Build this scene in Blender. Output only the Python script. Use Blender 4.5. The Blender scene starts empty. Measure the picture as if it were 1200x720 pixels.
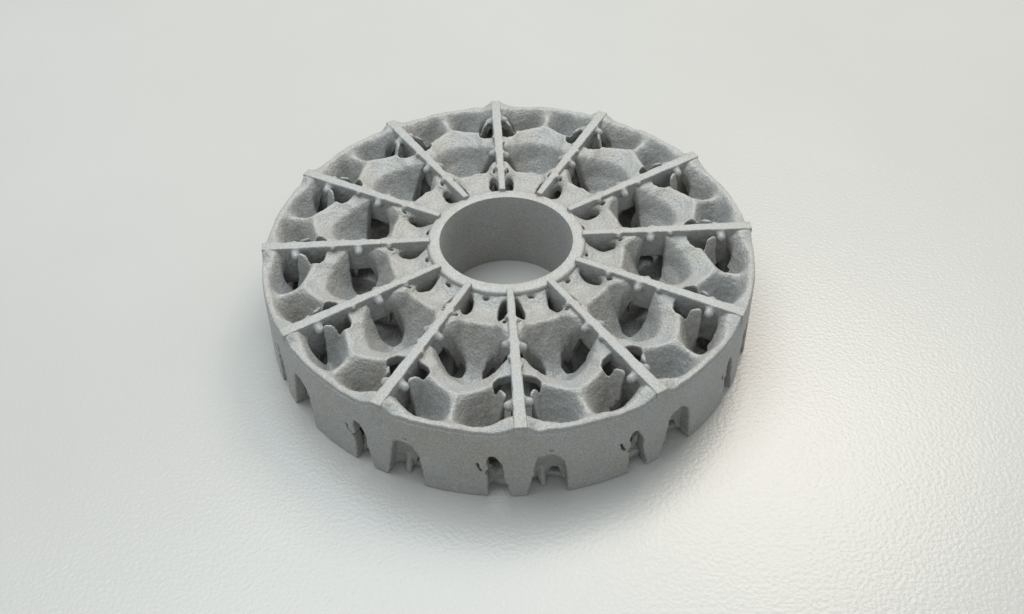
import bpy, math
import numpy as np
from mathutils import Matrix, Vector

# ------------------------------------------------------------------ camera
S = 0.05                       # radius of the disc in metres; modelling below is in radii
sc = bpy.context.scene
col = sc.collection
cd = bpy.data.cameras.new('camera')
cam = bpy.data.objects.new('camera', cd); col.objects.link(cam)
RT = Vector((0.9992167, 0.0138076, -0.0370850)); UP = Vector((0.0171144, 0.6941862, 0.7195920))
FW = Vector((-0.0356797, 0.7196631, -0.6934061))
m = Matrix((RT, UP, -FW)).transposed().to_4x4()
m.translation = Vector((0.0, -3.146173, 3.057251)) * S
cam.matrix_world = m
cd.sensor_width = 36; cd.lens = 36 * 1178.87 / 1200
cd.shift_x = 0.0400; cd.shift_y = -0.0083
cd.clip_start = 0.005; cd.clip_end = 50
sc.camera = cam

# ------------------------------------------------------------------ light
sc.view_settings.view_transform = 'Standard'; sc.view_settings.look = 'None'
sc.view_settings.exposure = 0.0; sc.view_settings.gamma = 1.0
sc.view_settings.use_curve_mapping = False
W = bpy.data.worlds.new('World'); sc.world = W; W.use_nodes = True
bgn = W.node_tree.nodes['Background']
bgn.inputs['Color'].default_value = (0.93, 1.0, 1.0, 1); bgn.inputs['Strength'].default_value = .62

def area(name, loc, aim, sx, sy, power, colr):
    l = bpy.data.lights.new(name, 'AREA'); l.shape = 'RECTANGLE'; l.size = sx; l.size_y = sy
    l.energy = power; l.color = colr
    o = bpy.data.objects.new(name, l); col.objects.link(o)
    o.location = loc
    o.rotation_euler = (Vector(aim) - Vector(loc)).to_track_quat('-Z', 'Y').to_euler()
    return o
area('window_light', (0.20, 0.32, 0.50), (0.01, 0.0, 0), 0.26, 0.22, 1.75, (1.0, 0.88, 0.75))
area('ceiling_panel', (-0.10, 0.10, 0.50), (-0.01, 0, 0), 0.44, 0.34, 2.15, (0.89, 0.97, 1.0))


# ------------------------------------------------------------------ materials
def mat(name):
    m = bpy.data.materials.new(name); m.use_nodes = True
    return m, m.node_tree, m.node_tree.nodes['Principled BSDF']

def N(nt, t, **kw):
    n = nt.nodes.new(t)
    for k, v in kw.items():
        if k in n.inputs: n.inputs[k].default_value = v
        else: setattr(n, k, v)
    return n

def noise(nt, co, scale, detail=3.0, rough=0.6):
    n = N(nt, 'ShaderNodeTexNoise'); n.inputs['Scale'].default_value = scale
    n.inputs['Detail'].default_value = detail; n.inputs['Roughness'].default_value = rough
    nt.links.new(co, n.inputs['Vector']); return n.outputs['Fac']

def ramp(nt, fac, stops):
    r = N(nt, 'ShaderNodeValToRGB'); e = r.color_ramp.elements
    while len(e) < len(stops): e.new(0.5)
    for el, (p, c) in zip(e, stops):
        el.position = p; el.color = (c[0], c[1], c[2], 1)
    nt.links.new(fac, r.inputs['Fac']); return r.outputs['Color']

def bump(nt, h, dist, strength=1.0, prev=None):
    b = N(nt, 'ShaderNodeBump'); b.inputs['Strength'].default_value = strength
    b.inputs['Distance'].default_value = dist
    nt.links.new(h, b.inputs['Height'])
    if prev is not None: nt.links.new(prev, b.inputs['Normal'])
    return b.outputs['Normal']

def metal(name, base, grain, coarse, rough=0.68, metallic=0.5, layers=0.0):
    m, nt, p = mat(name)
    co = N(nt, 'ShaderNodeTexCoord').outputs['Object']
    mp = N(nt, 'ShaderNodeMapping'); mp.inputs['Scale'].default_value = (1, 1, 1)
    nt.links.new(co, mp.inputs['Vector']); co = mp.outputs['Vector']
    n1 = noise(nt, co, 110, 3)                       # broad tone change
    n2 = noise(nt, co, 3300, 2)                     # single powder grains
    n3 = noise(nt, co, 1300, 3, 0.7)
    c1 = ramp(nt, n1, [(0.3, [base[0] * 0.96, base[1] * 0.93, base[2] * 0.89]), (0.7, [base[0] * 1.0, base[1] * 1.04, base[2] * 1.08])])
    c2 = ramp(nt, n2, [(0.30, (0.76, 0.76, 0.75)), (0.52, (0.98, 0.98, 0.98)), (0.74, (1.22, 1.22, 1.22))])
    mx = N(nt, 'ShaderNodeMix', data_type='RGBA', blend_type='MULTIPLY')
    mx.inputs[0].default_value = 1.0
    nt.links.new(c1, mx.inputs[6]); nt.links.new(c2, mx.inputs[7])
    nt.links.new(mx.outputs[2], p.inputs['Base Color'])
    p.inputs['Metallic'].default_value = metallic
    p.inputs['Roughness'].default_value = rough
    b = bump(nt, n3, coarse)
    b = bump(nt, n2, grain, prev=b)
    if layers:
        ms = N(nt, 'ShaderNodeMapping'); ms.inputs['Scale'].default_value = (0.06, 0.06, 1)
        nt.links.new(co, ms.inputs['Vector'])
        n4 = noise(nt, ms.outputs['Vector'], 1500, 2)
        b = bump(nt, n4, layers, prev=b)
    nt.links.new(b, p.inputs['Normal'])
    return m

G = (0.385, 0.380, 0.370)
M_lat = metal('sintered_metal_rough', G, 0.00008, 0.00017)
M_rib = metal('sintered_metal_ribs', (0.385, 0.383, 0.375), 0.00006, 0.00012)
M_wall = metal('sintered_metal_wall', (0.40, 0.396, 0.388), 0.00006, 0.00005)
M_hub = metal('sintered_metal_ring', (0.39, 0.386, 0.378), 0.00003, 0.00002, layers=0.00006)

tm, nt, p = mat('white_textured_laminate')
co = N(nt, 'ShaderNodeTexCoord').outputs['Object']
v = N(nt, 'ShaderNodeTexVoronoi', feature='SMOOTH_F1'); v.inputs['Scale'].default_value = 620
nz = N(nt, 'ShaderNodeTexNoise'); nz.inputs['Scale'].default_value = 300
nt.links.new(co, nz.inputs['Vector'])
mv = N(nt, 'ShaderNodeMix', data_type='VECTOR'); mv.inputs[0].default_value = 0.004
nt.links.new(co, mv.inputs[4]); nt.links.new(nz.outputs['Color'], mv.inputs[5])
nt.links.new(mv.outputs[1], v.inputs['Vector'])
n5 = noise(nt, co, 1350, 1.2, 0.5)
b = bump(nt, n5, 0.000068)
b = bump(nt, noise(nt, co, 1400, 1), 0.000012, prev=b)
nt.links.new(b, p.inputs['Normal'])
tc = ramp(nt, noise(nt, co, 14, 3), [(0.3, (0.43, 0.424, 0.410)), (0.7, (0.447, 0.441, 0.426))])
nt.links.new(tc, p.inputs['Base Color'])
p.inputs['Roughness'].default_value = 0.30
p.inputs['IOR'].default_value = 1.5

# ------------------------------------------------------------------ table top
def mesh_obj(name, me, material, parent=None):
    o = bpy.data.objects.new(name, me); col.objects.link(o)
    if material and not me.materials: me.materials.append(material)
    if parent: o.parent = parent
    return o

def slab(name, x0, x1, y0, y1, z0, z1, material):
    v = [(x, y, z) for z in (z0, z1) for y in (y0, y1) for x in (x0, x1)]
    f = [(0, 2, 3, 1), (4, 5, 7, 6), (0, 1, 5, 4), (2, 6, 7, 3), (0, 4, 6, 2), (1, 3, 7, 5)]
    me = bpy.data.meshes.new(name); me.from_pydata(v, [], f)
    return mesh_obj(name, me, material)
t = slab('table_top', -0.6, 0.6, -0.4, 0.8, -0.025, 0.0, tm); t['kind'] = 'structure'

# ------------------------------------------------------------------ shape of the printed disc
H=.3815; RI=.273; RH=.326; SEC=np.pi/6
def sst(a,b,x):
    t=np.clip((x-a)/(b-a),0,1);return t*t*(3-2*t)
def smax(a,b,k):
    d=np.clip(.5+.5*(a-b)/k,0,1);return b+(a-b)*d+k*d*(1-d)
def smin(a,b,k):return -smax(-a,-b,k)
def ell(dx,dy,a,b):
    q=np.sqrt((dx/a)**2+(dy/b)**2);return (q-1)*min(a,b)
def ell3(dx,dy,dz,a,b,c):
    q=np.sqrt((dx/a)**2+(dy/b)**2+(dz/c)**2);return (q-1)*min(a,b,c)
def cap(x,y,ax,ay,bx,by,ra,rb):
    px,py=x-ax,y-ay;dx,dy=bx-ax,by-ay
    t=np.clip((px*dx+py*dy)/(dx*dx+dy*dy),0,1)
    return np.hypot(px-dx*t,py-dy*t)-(ra+(rb-ra)*t)
def poly(x,y,P):
    """signed distance to a polygon"""
    d=np.full(np.broadcast(x,y).shape,1e9);ins=np.zeros(d.shape,bool);n=len(P)
    for i in range(n):
        ax,ay=P[i];bx,by=P[(i+1)%n];ex,ey=bx-ax,by-ay;wx,wy=x-ax,y-ay
        t=np.clip((wx*ex+wy*ey)/(ex*ex+ey*ey+1e-12),0,1)
        d=np.minimum(d,(wx-ex*t)**2+(wy-ey*t)**2)
        c=((ay<=y)&(by>y))|((ay>y)&(by<=y))
        with np.errstate(all='ignore'):
            xi=ax+(y-ay)*(ex)/(ey if ey else 1e-12)
        ins^=c&(x<xi)
    d=np.sqrt(d);return np.where(ins,-d,d)
def blur(T,n):
    for _ in range(n):
        p=np.pad(T,1,mode='edge')
        T=(p[:-2,1:-1]+p[2:,1:-1]+p[1:-1,:-2]+p[1:-1,2:]+4*T)/8
    return T
NU,NR=361,281
Ut=np.linspace(0,1,NU)[:,None]; Rt=np.linspace(.30,1.03,NR)[None,:]
def rimtop(u):
    v=np.abs(2*u-1)
    return H*(.930+.006*np.cos(4*np.pi*u)+.003*np.sin(14*np.pi*u)+.066*sst(.74,.96,v))
_vv=np.linspace(-1.5,1.5,601)
_ro=np.interp(np.abs(_vv),[0,.2,.4,.55,.62,.70,.80,.9,1],[.838,.828,.806,.788,.786,.818,.858,.882,.888])
_k=np.exp(-np.linspace(-2,2,29)**2);_ro=np.convolve(np.pad(_ro,14,mode='edge'),_k/_k.sum(),'valid')
def height(u,r):
    v=np.abs(2*u-1)
    vs=np.sqrt(v*v+.02)
    ro=np.interp(v,_vv,_ro)
    lip=.772-.130*vs**1.3
    rout=np.interp(v,[0,.3,.5,.8,1],[1.0,1.005,1.0,.965,.935])
    rin=.482+.045*sst(.45,.88,v)
    h=.915*H+0*v*r
    # gentle fall from the arc ridge to the lip of the bowl
    h=h-.062*(1-.8*v)*np.clip((ro-r)/.11,0,1)**1.0*sst(.54,.70,r)
    p=np.clip((r-rin)/(lip-rin),0,1)
    D=.150*(1-.10*v**2-.62*sst(.45,.86,v))
    h=h-D*np.sin(np.pi*p**(.85+.45*v**2.5))**1.35
    q=np.clip((r-ro)/(rout-ro),0,1)
    q0=.44
    dr=np.where(q<q0,sst(0,1,q/q0)**.75,sst(0,1,(1-q)/(1-q0))**1.15)
    h=h-.150*dr*sst(.0,.34,v)*(1-.72*sst(.60,.88,v))
    h=h-.020*np.sin(np.pi*q)*(1-sst(0,.3,v))
    t=np.clip((r-RH)/(.482-RH),0,1)
    h=h-np.sin(np.pi*t**.85)**1.3*(.026+.004*v**2.4)
    h=h+H*sst(.45,.80,v)*(.042*sst(.30,.40,r)+.022*sst(.60,.66,r))
    k=sst(.94,.985,r)
    h=h*(1-k)+k*(rimtop(u)-.35*np.maximum(r-.985,0)-.006*np.cos(6*np.pi*u)*0)
    return h
VO=[(-.05,.745),(.0,.744),(.10,.741),(.165,.748),(.208,.768),(.213,.790),(.180,.807),(.125,.820),(.090,.838),(.100,.856),(.145,.866),(.185,.885),(.190,.905),(.155,.926),(.10,.926),(.05,.910),(-.05,.898)]
VM=[(-.05,.588),(.06,.580),(.10,.560),(.17,.542),(.27,.541),(.35,.556),(.395,.588),(.37,.622),(.28,.643),(.18,.650),(.10,.650),(.04,.648),(-.05,.648)]
def voids(u,r):
    w=np.minimum(u,1-u)
    x=w*SEC*r
    d=poly(x,r,[(a*SEC*b,b) for a,b in VO])
    d=np.minimum(d,poly(x,r,[(a*SEC*b,b) for a,b in VM]))
    lf=ell(x-.028-.20*(r-.39),r-.390,.023,.054)
    d=np.minimum(d,lf)
    d=np.minimum(d,ell(x-.029,r-.472,.0065,.009))
    d=np.minimum(d,ell((u-.46)*SEC*r,r-.335,.014,.007))
    return d
hT=blur(height(Ut,Rt),20);_gu,_gr=np.gradient(hT,Ut[:,0],Rt[0])
gT=np.sqrt(1+(_gu/(SEC*Rt))**2+_gr**2);gT=blur(np.minimum(gT,5),6);vT=blur(voids(Ut,Rt),10)
# lower sheet of the lattice, with vaults behind the openings of the wall
def lower(u,r):
    x=u*SEC*r
    L=.050*H+.03*H*np.cos(2*np.pi*u*2+1)*np.cos((r-.33)*18)+0*x
    L=L+0
    L=L+.05*H*np.exp(-(((u-.87)*SEC)/.05)**4)*sst(.80,.95,r)
    L=L+.16*H*sst(.035,.0,np.abs(u-.5)*SEC*r-.06)*sst(.5,.62,r)*(1-sst(.7,.8,r))
    return L
LT=blur(lower(Ut,Rt),8);_gu,_gr=np.gradient(LT,Ut[:,0],Rt[0])
gL=np.sqrt(1+(_gu/(SEC*Rt))**2+_gr**2);gL=blur(np.minimum(gL,5),6)
def look(T,u,r):
    a=np.clip(u,0,1)*(NU-1);b=np.clip((r-.30)/.73,0,1)*(NR-1)
    i=np.minimum(a.astype(int),NU-2);j=np.minimum(b.astype(int),NR-2);fa=a-i;fb=b-j
    return (T[i,j]*(1-fa)+T[i+1,j]*fa)*(1-fb)+(T[i,j+1]*(1-fa)+T[i+1,j+1]*fa)*fb
TH=.046
def lattice(u,r,z):
    h=look(hT,u,r);g=look(gT,u,r);vd=look(vT,u,r)
    s=np.maximum(z-h,h-TH*g-z)/g
    s=smax(s,-vd,.010)
    L=look(LT,u,r);gl=look(gL,u,r)
    lo=np.maximum(z-L-.012,L-.014*gl-z)/gl
    s=smin(s,lo,.015)
    xa=(u-.185)*SEC*r
    B=ell3(xa,r-.990,z,.083,.048,.62*H)
    s=smax(s,.002-B,.004)
    w=.035*H+.150*H*np.exp(-((u-.255)/.045)**4)+.03*H*np.exp(-((u-.10)/.03)**2)
    sh=smax(np.abs(B-.010)-.011,w-z,.006)
    foot=cap3((u-.165)*SEC*r,r,z,(-.004,.940,.16*H),(.0,.966,.0),.019,.0135)
    sh=smin(sh,foot,.012)
    s=smin(s,sh,.010)
    A=np.maximum(np.abs(r-.955+.10*z)-.012,z-.20*H+.03*H*np.cos((u-.85)*40))
    A=np.maximum(A,np.abs(u-.86)*SEC-.062)
    A=smax(A,.055-np.hypot(xa-.69*SEC*r,(z+.02)),.006)
    s=smax(s,-np.maximum(np.maximum(np.abs(u-.86)*SEC-.05,.86-r),z-.62*H),.006)
    s=smin(s,A,.008)
    return np.maximum(s,.0-z)
def cap3(x,y,z,a,b,ra,rb):
    d=[b[i]-a[i] for i in range(3)];px,py,pz=x-a[0],y-a[1],z-a[2]
    t=np.clip((px*d[0]+py*d[1]+pz*d[2])/sum(k*k for k in d),0,1)
    return np.sqrt((px-d[0]*t)**2+(py-d[1]*t)**2+(pz-d[2]*t)**2)-(ra+(rb-ra)*t)
def rib(a,r,z):
    hw=.0138+.0090*(r-RH)/(1-RH)
    f=np.maximum(np.abs(a)-hw,z-H)
    for sd in (-1,1):
        for (rc,zc,ra,ln) in ((.598+.008*sd,.945*H,.0165,.013),(.872-.006*sd,.93*H,.0185,.014),(.470+.01*sd,.975*H,.010,.004),(.690+.02*sd,.985*H,.008,.002)):
            n=cap3(a*sd,r,z,(.008,rc,zc+.004),(hw[...]+ln if np.ndim(hw)else hw+ln,rc,zc-.006),ra*1.1,ra)
            f=smin(f,n,.010)
    def hole(rc,hr,zc,hz):
        q=np.sqrt((np.maximum(np.abs(r-rc-.012*np.sin(z*40))-hr+.04,0)/.04)**2+(np.maximum(np.abs(z-zc)-hz+.05,0)/.05)**2)
        return (q-1)*.04
    f=smax(f,-hole(.595,.092,.34*H,.30*H),.01)
    f=smax(f,-hole(.850,.085,.28*H,.22*H),.01)
    f=smax(f,-hole(.400,.050,.30*H,.24*H),.01)
    return np.maximum(f,z-H)
PB=[(.045,-.2),(.045,.03),(.075,.25),(.092,.40),(.105,.52),(.13,.565),(.17,.575),(.22,.572),(.265,.52),(.295,.44),(.312,.30),(.322,.12),(.325,-.2)]
PA=[(.775,-.2),(.775,.28),(.765,.31),(.750,.335),(.765,.365),(.785,.40),(.772,.47),(.778,.55),(.80,.59),(.83,.575),(.855,.50),(.878,.44),(.885,.28),(.905,.16),(.925,.06),(.925,-.2)]
def wall2(u,z):
    x=u*SEC
    o=poly(x,z,[(a*SEC,b*H) for a,b in PB])
    o=np.minimum(o,poly(x,z,[(a*SEC,b*H) for a,b in PA]))
    o=np.minimum(o,cap(x,z,.705*SEC,.47*H,.715*SEC,.41*H,.0035,.004))
    o=np.minimum(o,cap(x,z,.715*SEC,.41*H,.735*SEC,.37*H,.004,.005))
    o=np.minimum(o,cap(x,z,.20*SEC,.625*H,.212*SEC,.625*H,.003,.003))
    return o
def wall(u,r,z,o):
    ro=1.+.014*(1-z/H)
    f=np.maximum(r-ro,.965-r)
    f=np.maximum(f,z-rimtop(u)+.020)
    return smax(f,-o,.004)

def soft_noise(shape, cells, seed, octaves=2):
    """smooth random field on a grid, trilinear from coarse random values"""
    rng = np.random.RandomState(seed); out = np.zeros(shape, np.float32); amp = 1.0
    for o in range(octaves):
        c = [max(2, int(k * 2 ** o)) for k in cells]
        g = rng.uniform(-1, 1, [k + 1 for k in c]).astype(np.float32)
        for ax in range(3):
            n = shape[ax]; p = np.linspace(0, c[ax], n, endpoint=False)
            i = p.astype(int); f = p - i; f = f * f * (3 - 2 * f)
            sh = [1, 1, 1]; sh[ax] = n; f = f.reshape(sh).astype(np.float32)
            g = np.take(g, i, ax) * (1 - f) + np.take(g, i + 1, ax) * f
        out += g * amp; amp *= 0.5
    return out

def vnoise(P, freq, seed):
    """smooth value noise at points, -1..1"""
    q = P * freq + seed * 17.3; i = np.floor(q).astype(np.int64); f = q - i; f = f * f * (3 - 2 * f)
    def hsh(a, b, c):
        n = (a * 374761393 + b * 668265263 + c * 2147483647 + seed * 974634777) & 0xffffffff
        n = ((n ^ (n >> 13)) * 1274126177) & 0xffffffff
        return ((n ^ (n >> 16)) & 0xffff) / 32767.5 - 1
    out = 0
    for dx in (0, 1):
        for dy in (0, 1):
            for dz in (0, 1):
                w = (f[:, 0] if dx else 1 - f[:, 0]) * (f[:, 1] if dy else 1 - f[:, 1]) * (f[:, 2] if dz else 1 - f[:, 2])
                out = out + w * hsh(i[:, 0] + dx, i[:, 1] + dy, i[:, 2] + dz)
    return out

def surface_nets(F, wrap=False):
    """F on a grid -> vertices in grid coordinates and quads (inside is F < 0)"""
    if wrap: F = np.concatenate([F, F[:1]], 0)
    ins = F < 0
    nx, ny, nz = [s - 1 for s in F.shape]
    cnt = np.zeros((nx, ny, nz), np.int16); acc = np.zeros((3, nx, ny, nz), np.float32)
    def sl(a, ox, oy, oz): return a[ox:ox + nx, oy:oy + ny, oz:oz + nz]
    for ax in range(3):
        for p in (0, 1):
            for q in (0, 1):
                o0 = [0, 0, 0]; oth = [k for k in range(3) if k != ax]
                o0[oth[0]] = p; o0[oth[1]] = q; o1 = list(o0); o1[ax] = 1
                a, b = sl(F, *o0), sl(F, *o1)
                cr = sl(ins, *o0) != sl(ins, *o1)
                t = np.where(cr, a / np.where(cr, a - b, 1), 0)
                cnt += cr
                acc[ax] += t
                acc[oth[0]] += cr * p; acc[oth[1]] += cr * q
    act = cnt > 0
    idx = -np.ones(act.shape, np.int64); idx[act] = np.arange(act.sum())
    I = np.argwhere(act)
    V = I + (acc[:, act] / cnt[act]).T
    quads = []
    for ax in range(3):
        oth = [k for k in range(3) if k != ax]
        A = np.take(ins, range(0, F.shape[ax] - 1), ax); B = np.take(ins, range(1, F.shape[ax]), ax)
        E = np.argwhere(A != B)
        fl = A[tuple(E.T)]
        ok = np.ones(len(E), bool)
        for k in oth:
            if wrap and k == 0: ok &= E[:, 0] < nx
            else: ok &= (E[:, k] > 0) & (E[:, k] < F.shape[k] - 1)
        E = E[ok]; fl = fl[ok]
        def c(d0, d1):
            e = E.copy(); e[:, oth[0]] -= d0; e[:, oth[1]] -= d1
            if wrap: e[:, 0] %= nx
            return idx[tuple(e.T)]
        q = np.stack([c(1, 1), c(0, 1), c(0, 0), c(1, 0)], 1)
        flip = fl if ax != 1 else ~fl
        q[~flip] = q[~flip][:, ::-1]
        quads.append(q)
    Q = np.concatenate(quads)
    return V, Q[(Q >= 0).all(1)]

def net_mesh(name, P, Q, rough=(), edge=False):
    # drop specks: keep connected pieces with many vertices
    n = len(P); lab = np.arange(n)
    for _ in range(400):
        old = lab.copy(); mn = lab[Q].min(1)
        for k in range(4): np.minimum.at(lab, Q[:, k], mn)
        lab = lab[lab]
        if (lab == old).all(): break
    size = np.bincount(lab, minlength=n)[lab]
    good = size > 400
    Q = Q[good[Q[:, 0]]]
    used = np.unique(Q); mp = -np.ones(n, np.int64); mp[used] = np.arange(len(used))
    P = P[used]; Q = mp[Q]
    me = bpy.data.meshes.new(name)
    me.vertices.add(len(P)); me.vertices.foreach_set('co', (P * S).astype(np.float32).ravel())
    me.loops.add(Q.size); me.loops.foreach_set('vertex_index', Q.astype(np.int32).ravel())
    me.polygons.add(len(Q))
    me.polygons.foreach_set('loop_start', np.arange(0, Q.size, 4, dtype=np.int32))
    me.update(calc_edges=True); me.validate()
    if rough:
        nv = len(me.vertices); co = np.empty(nv * 3, np.float32); no = np.empty(nv * 3, np.float32)
        me.vertices.foreach_get('co', co); me.vertices.foreach_get('normal', no)
        co = co.reshape(-1, 3).astype(float) / S; no = no.reshape(-1, 3)
        d = sum(a * vnoise(co, fr, sd + 3) for sd, (fr, a) in enumerate(rough))
        d *= np.clip(co[:, 2] / .03, 0, 1)
        if edge: d *= np.clip((.9985 - np.hypot(co[:, 0], co[:, 1])) / .015, .12, 1)
        co = (co + no * d[:, None]) * S
        me.vertices.foreach_set('co', co.astype(np.float32).ravel())
    me.polygons.foreach_set('use_smooth', np.ones(len(me.polygons), bool))
    me.update()
    return me

def cyl_points(u, r, z):
    a = u * SEC
    return np.stack([r * np.cos(a), r * np.sin(a), z], 1)

PHI = 0.03918 - math.pi / 2

disc = bpy.data.objects.new('lattice_disc', None); col.objects.link(disc)
disc.empty_display_size = 0.01
disc['label'] = 'grey metal printed disc with twelve ribs and a porous lattice around a round central bore'
disc['category'] = 'metal disc'
disc.rotation_euler = (0, 0, PHI)

# infill of one sector, shared by the twelve copies (two noise variants)
def infill_mesh(seed):
    nu, nr, nz = 150, 178, 100
    u = np.linspace(0, 1, nu)[:, None, None]; r = np.linspace(.312, 1.004, nr)[None, :, None]
    z = np.linspace(-.006, H + .006, nz)[None, None, :]
    U, R_, Z = np.broadcast_arrays(u, r, z)
    f = lattice(U, R_, Z).astype(np.float32)
    f += .0030 * soft_noise(f.shape, (9, 16, 9), seed, 1)
    f = np.maximum(f, .0008 - Z)
    f = np.maximum(f, R_ - .9988).astype(np.float32)
    # closed at the ends that sit inside the wall and the ring
    f[:, 0] = np.maximum(f[:, 0], .004); f[:, -1] = np.maximum(f[:, -1], .004)
    f[0] = np.maximum(f[0], .004); f[-1] = np.maximum(f[-1], .004)
    V, Q = surface_nets(f)
    uu = V[:, 0] / (nu - 1); rr = .312 + V[:, 1] * .692 / (nr - 1); zz = -.006 + V[:, 2] * (H + .012) / (nz - 1)
    return net_mesh('lattice_infill', cyl_points(uu, rr, zz), Q, ((24, .0012), (70, .0009), (150, .0009)), True)

def rib_mesh(seed):
    na, nr, nz = 40, 230, 110
    a = np.linspace(-.075, .075, na)[:, None, None]; r = np.linspace(.305, 1.008, nr)[None, :, None]
    z = np.linspace(-.006, H + .008, nz)[None, None, :]
    A, R_, Z = np.broadcast_arrays(a, r, z)
    f = rib(A, R_, Z).astype(np.float32)
    f = np.maximum(f, np.maximum(.312 - R_, R_ - 1.003)); f = np.maximum(f, .001 - Z)
    V, Q = surface_nets(f)
    aa = -.075 + V[:, 0] * .15 / (na - 1); rr = .305 + V[:, 1] * .703 / (nr - 1); zz = -.006 + V[:, 2] * (H + .014) / (nz - 1)
    return net_mesh('rib', np.stack([np.sqrt(np.maximum(rr**2 - aa**2, 0)), aa, zz], 1) + [0, 0, 0], Q, ((32 + seed % 5, .0021), (90, .0011)))

me_inf = [infill_mesh(3), infill_mesh(8)]
me_rib = [rib_mesh(21), rib_mesh(22), rib_mesh(23)]
proto = {}
for k in range(12):
    o = mesh_obj('lattice_infill', me_inf[k % 2], M_lat, disc); o.rotation_euler = (0, 0, k * SEC)
    o = mesh_obj('rib', me_rib[k % 3], M_rib, disc); o.rotation_euler = (0, 0, k * SEC)

# outer wall, one piece all round
nu, nr, nz = 12 * 116, 15, 92
u = (np.arange(nu) / 116.)[:, None, None]; r = np.linspace(.955, 1.022, nr)[None, :, None]
z = np.linspace(-.008, H + .008, nz)[None, None, :]
U, R_, Z = np.broadcast_arrays(u, r, z)
o2 = wall2((u % 1.0)[:, :, 0], z[0]) + .0022 * soft_noise((nu, 1, nz), (520, 2, 34), 6, 2)[:, 0]
f = wall(U % 1.0, R_, Z, o2[:, None, :]).astype(np.float32)
nn = soft_noise((nu, 1, nz), (700, 2, 46), 5, 1)
f += .0010 * nn
f = np.maximum(f, .0008 - Z)
V, Q = surface_nets(f, wrap=True)
P = cyl_points(V[:, 0] / 116., .955 + V[:, 1] * .067 / (nr - 1), -.008 + V[:, 2] * (H + .016) / (nz - 1))
mesh_obj('outer_wall', net_mesh('outer_wall', P, Q, ((30, .0008), (80, .0005))), M_wall, disc)

# hub ring: a turned profile
top = H - .016
prof = [(RI, 0), (RI, top - .004), (RI + .001, top - .0010), (RI + .004, top), (RI + .040, top), (RI + .046, top - .0015),
        (RI + .050, top - .005), (RH, top - .012), (RH, 0)]
prof = [(a, max(b, .001)) for a, b in prof]
n = 360; rng = np.random.RandomState(2)
zj = rng.uniform(-1, 1, (n, len(prof))) * .0006
vs = []; fs = []
for i in range(n):
    a = 2 * math.pi * i / n
    for j, (rr, zz) in enumerate(prof):
        vs.append((rr * math.cos(a) * S, rr * math.sin(a) * S, (zz + (zj[i, j] if zz > .01 and 2 < j < 7 else 0)) * S))
k = len(prof)
for i in range(n):
    for j in range(k):
        fs.append((i * k + j, i * k + (j + 1) % k, ((i + 1) % n) * k + (j + 1) % k, ((i + 1) % n) * k + j))
me = bpy.data.meshes.new('hub_ring'); me.from_pydata(vs, [], fs)
import bmesh
bm = bmesh.new(); bm.from_mesh(me); bmesh.ops.recalc_face_normals(bm, faces=bm.faces[:]); bm.to_mesh(me); bm.free()
me.polygons.foreach_set('use_smooth', np.ones(len(me.polygons), bool))
me.set_sharp_from_angle(angle=math.radians(50))
mesh_obj('hub_ring', me, M_hub, disc)
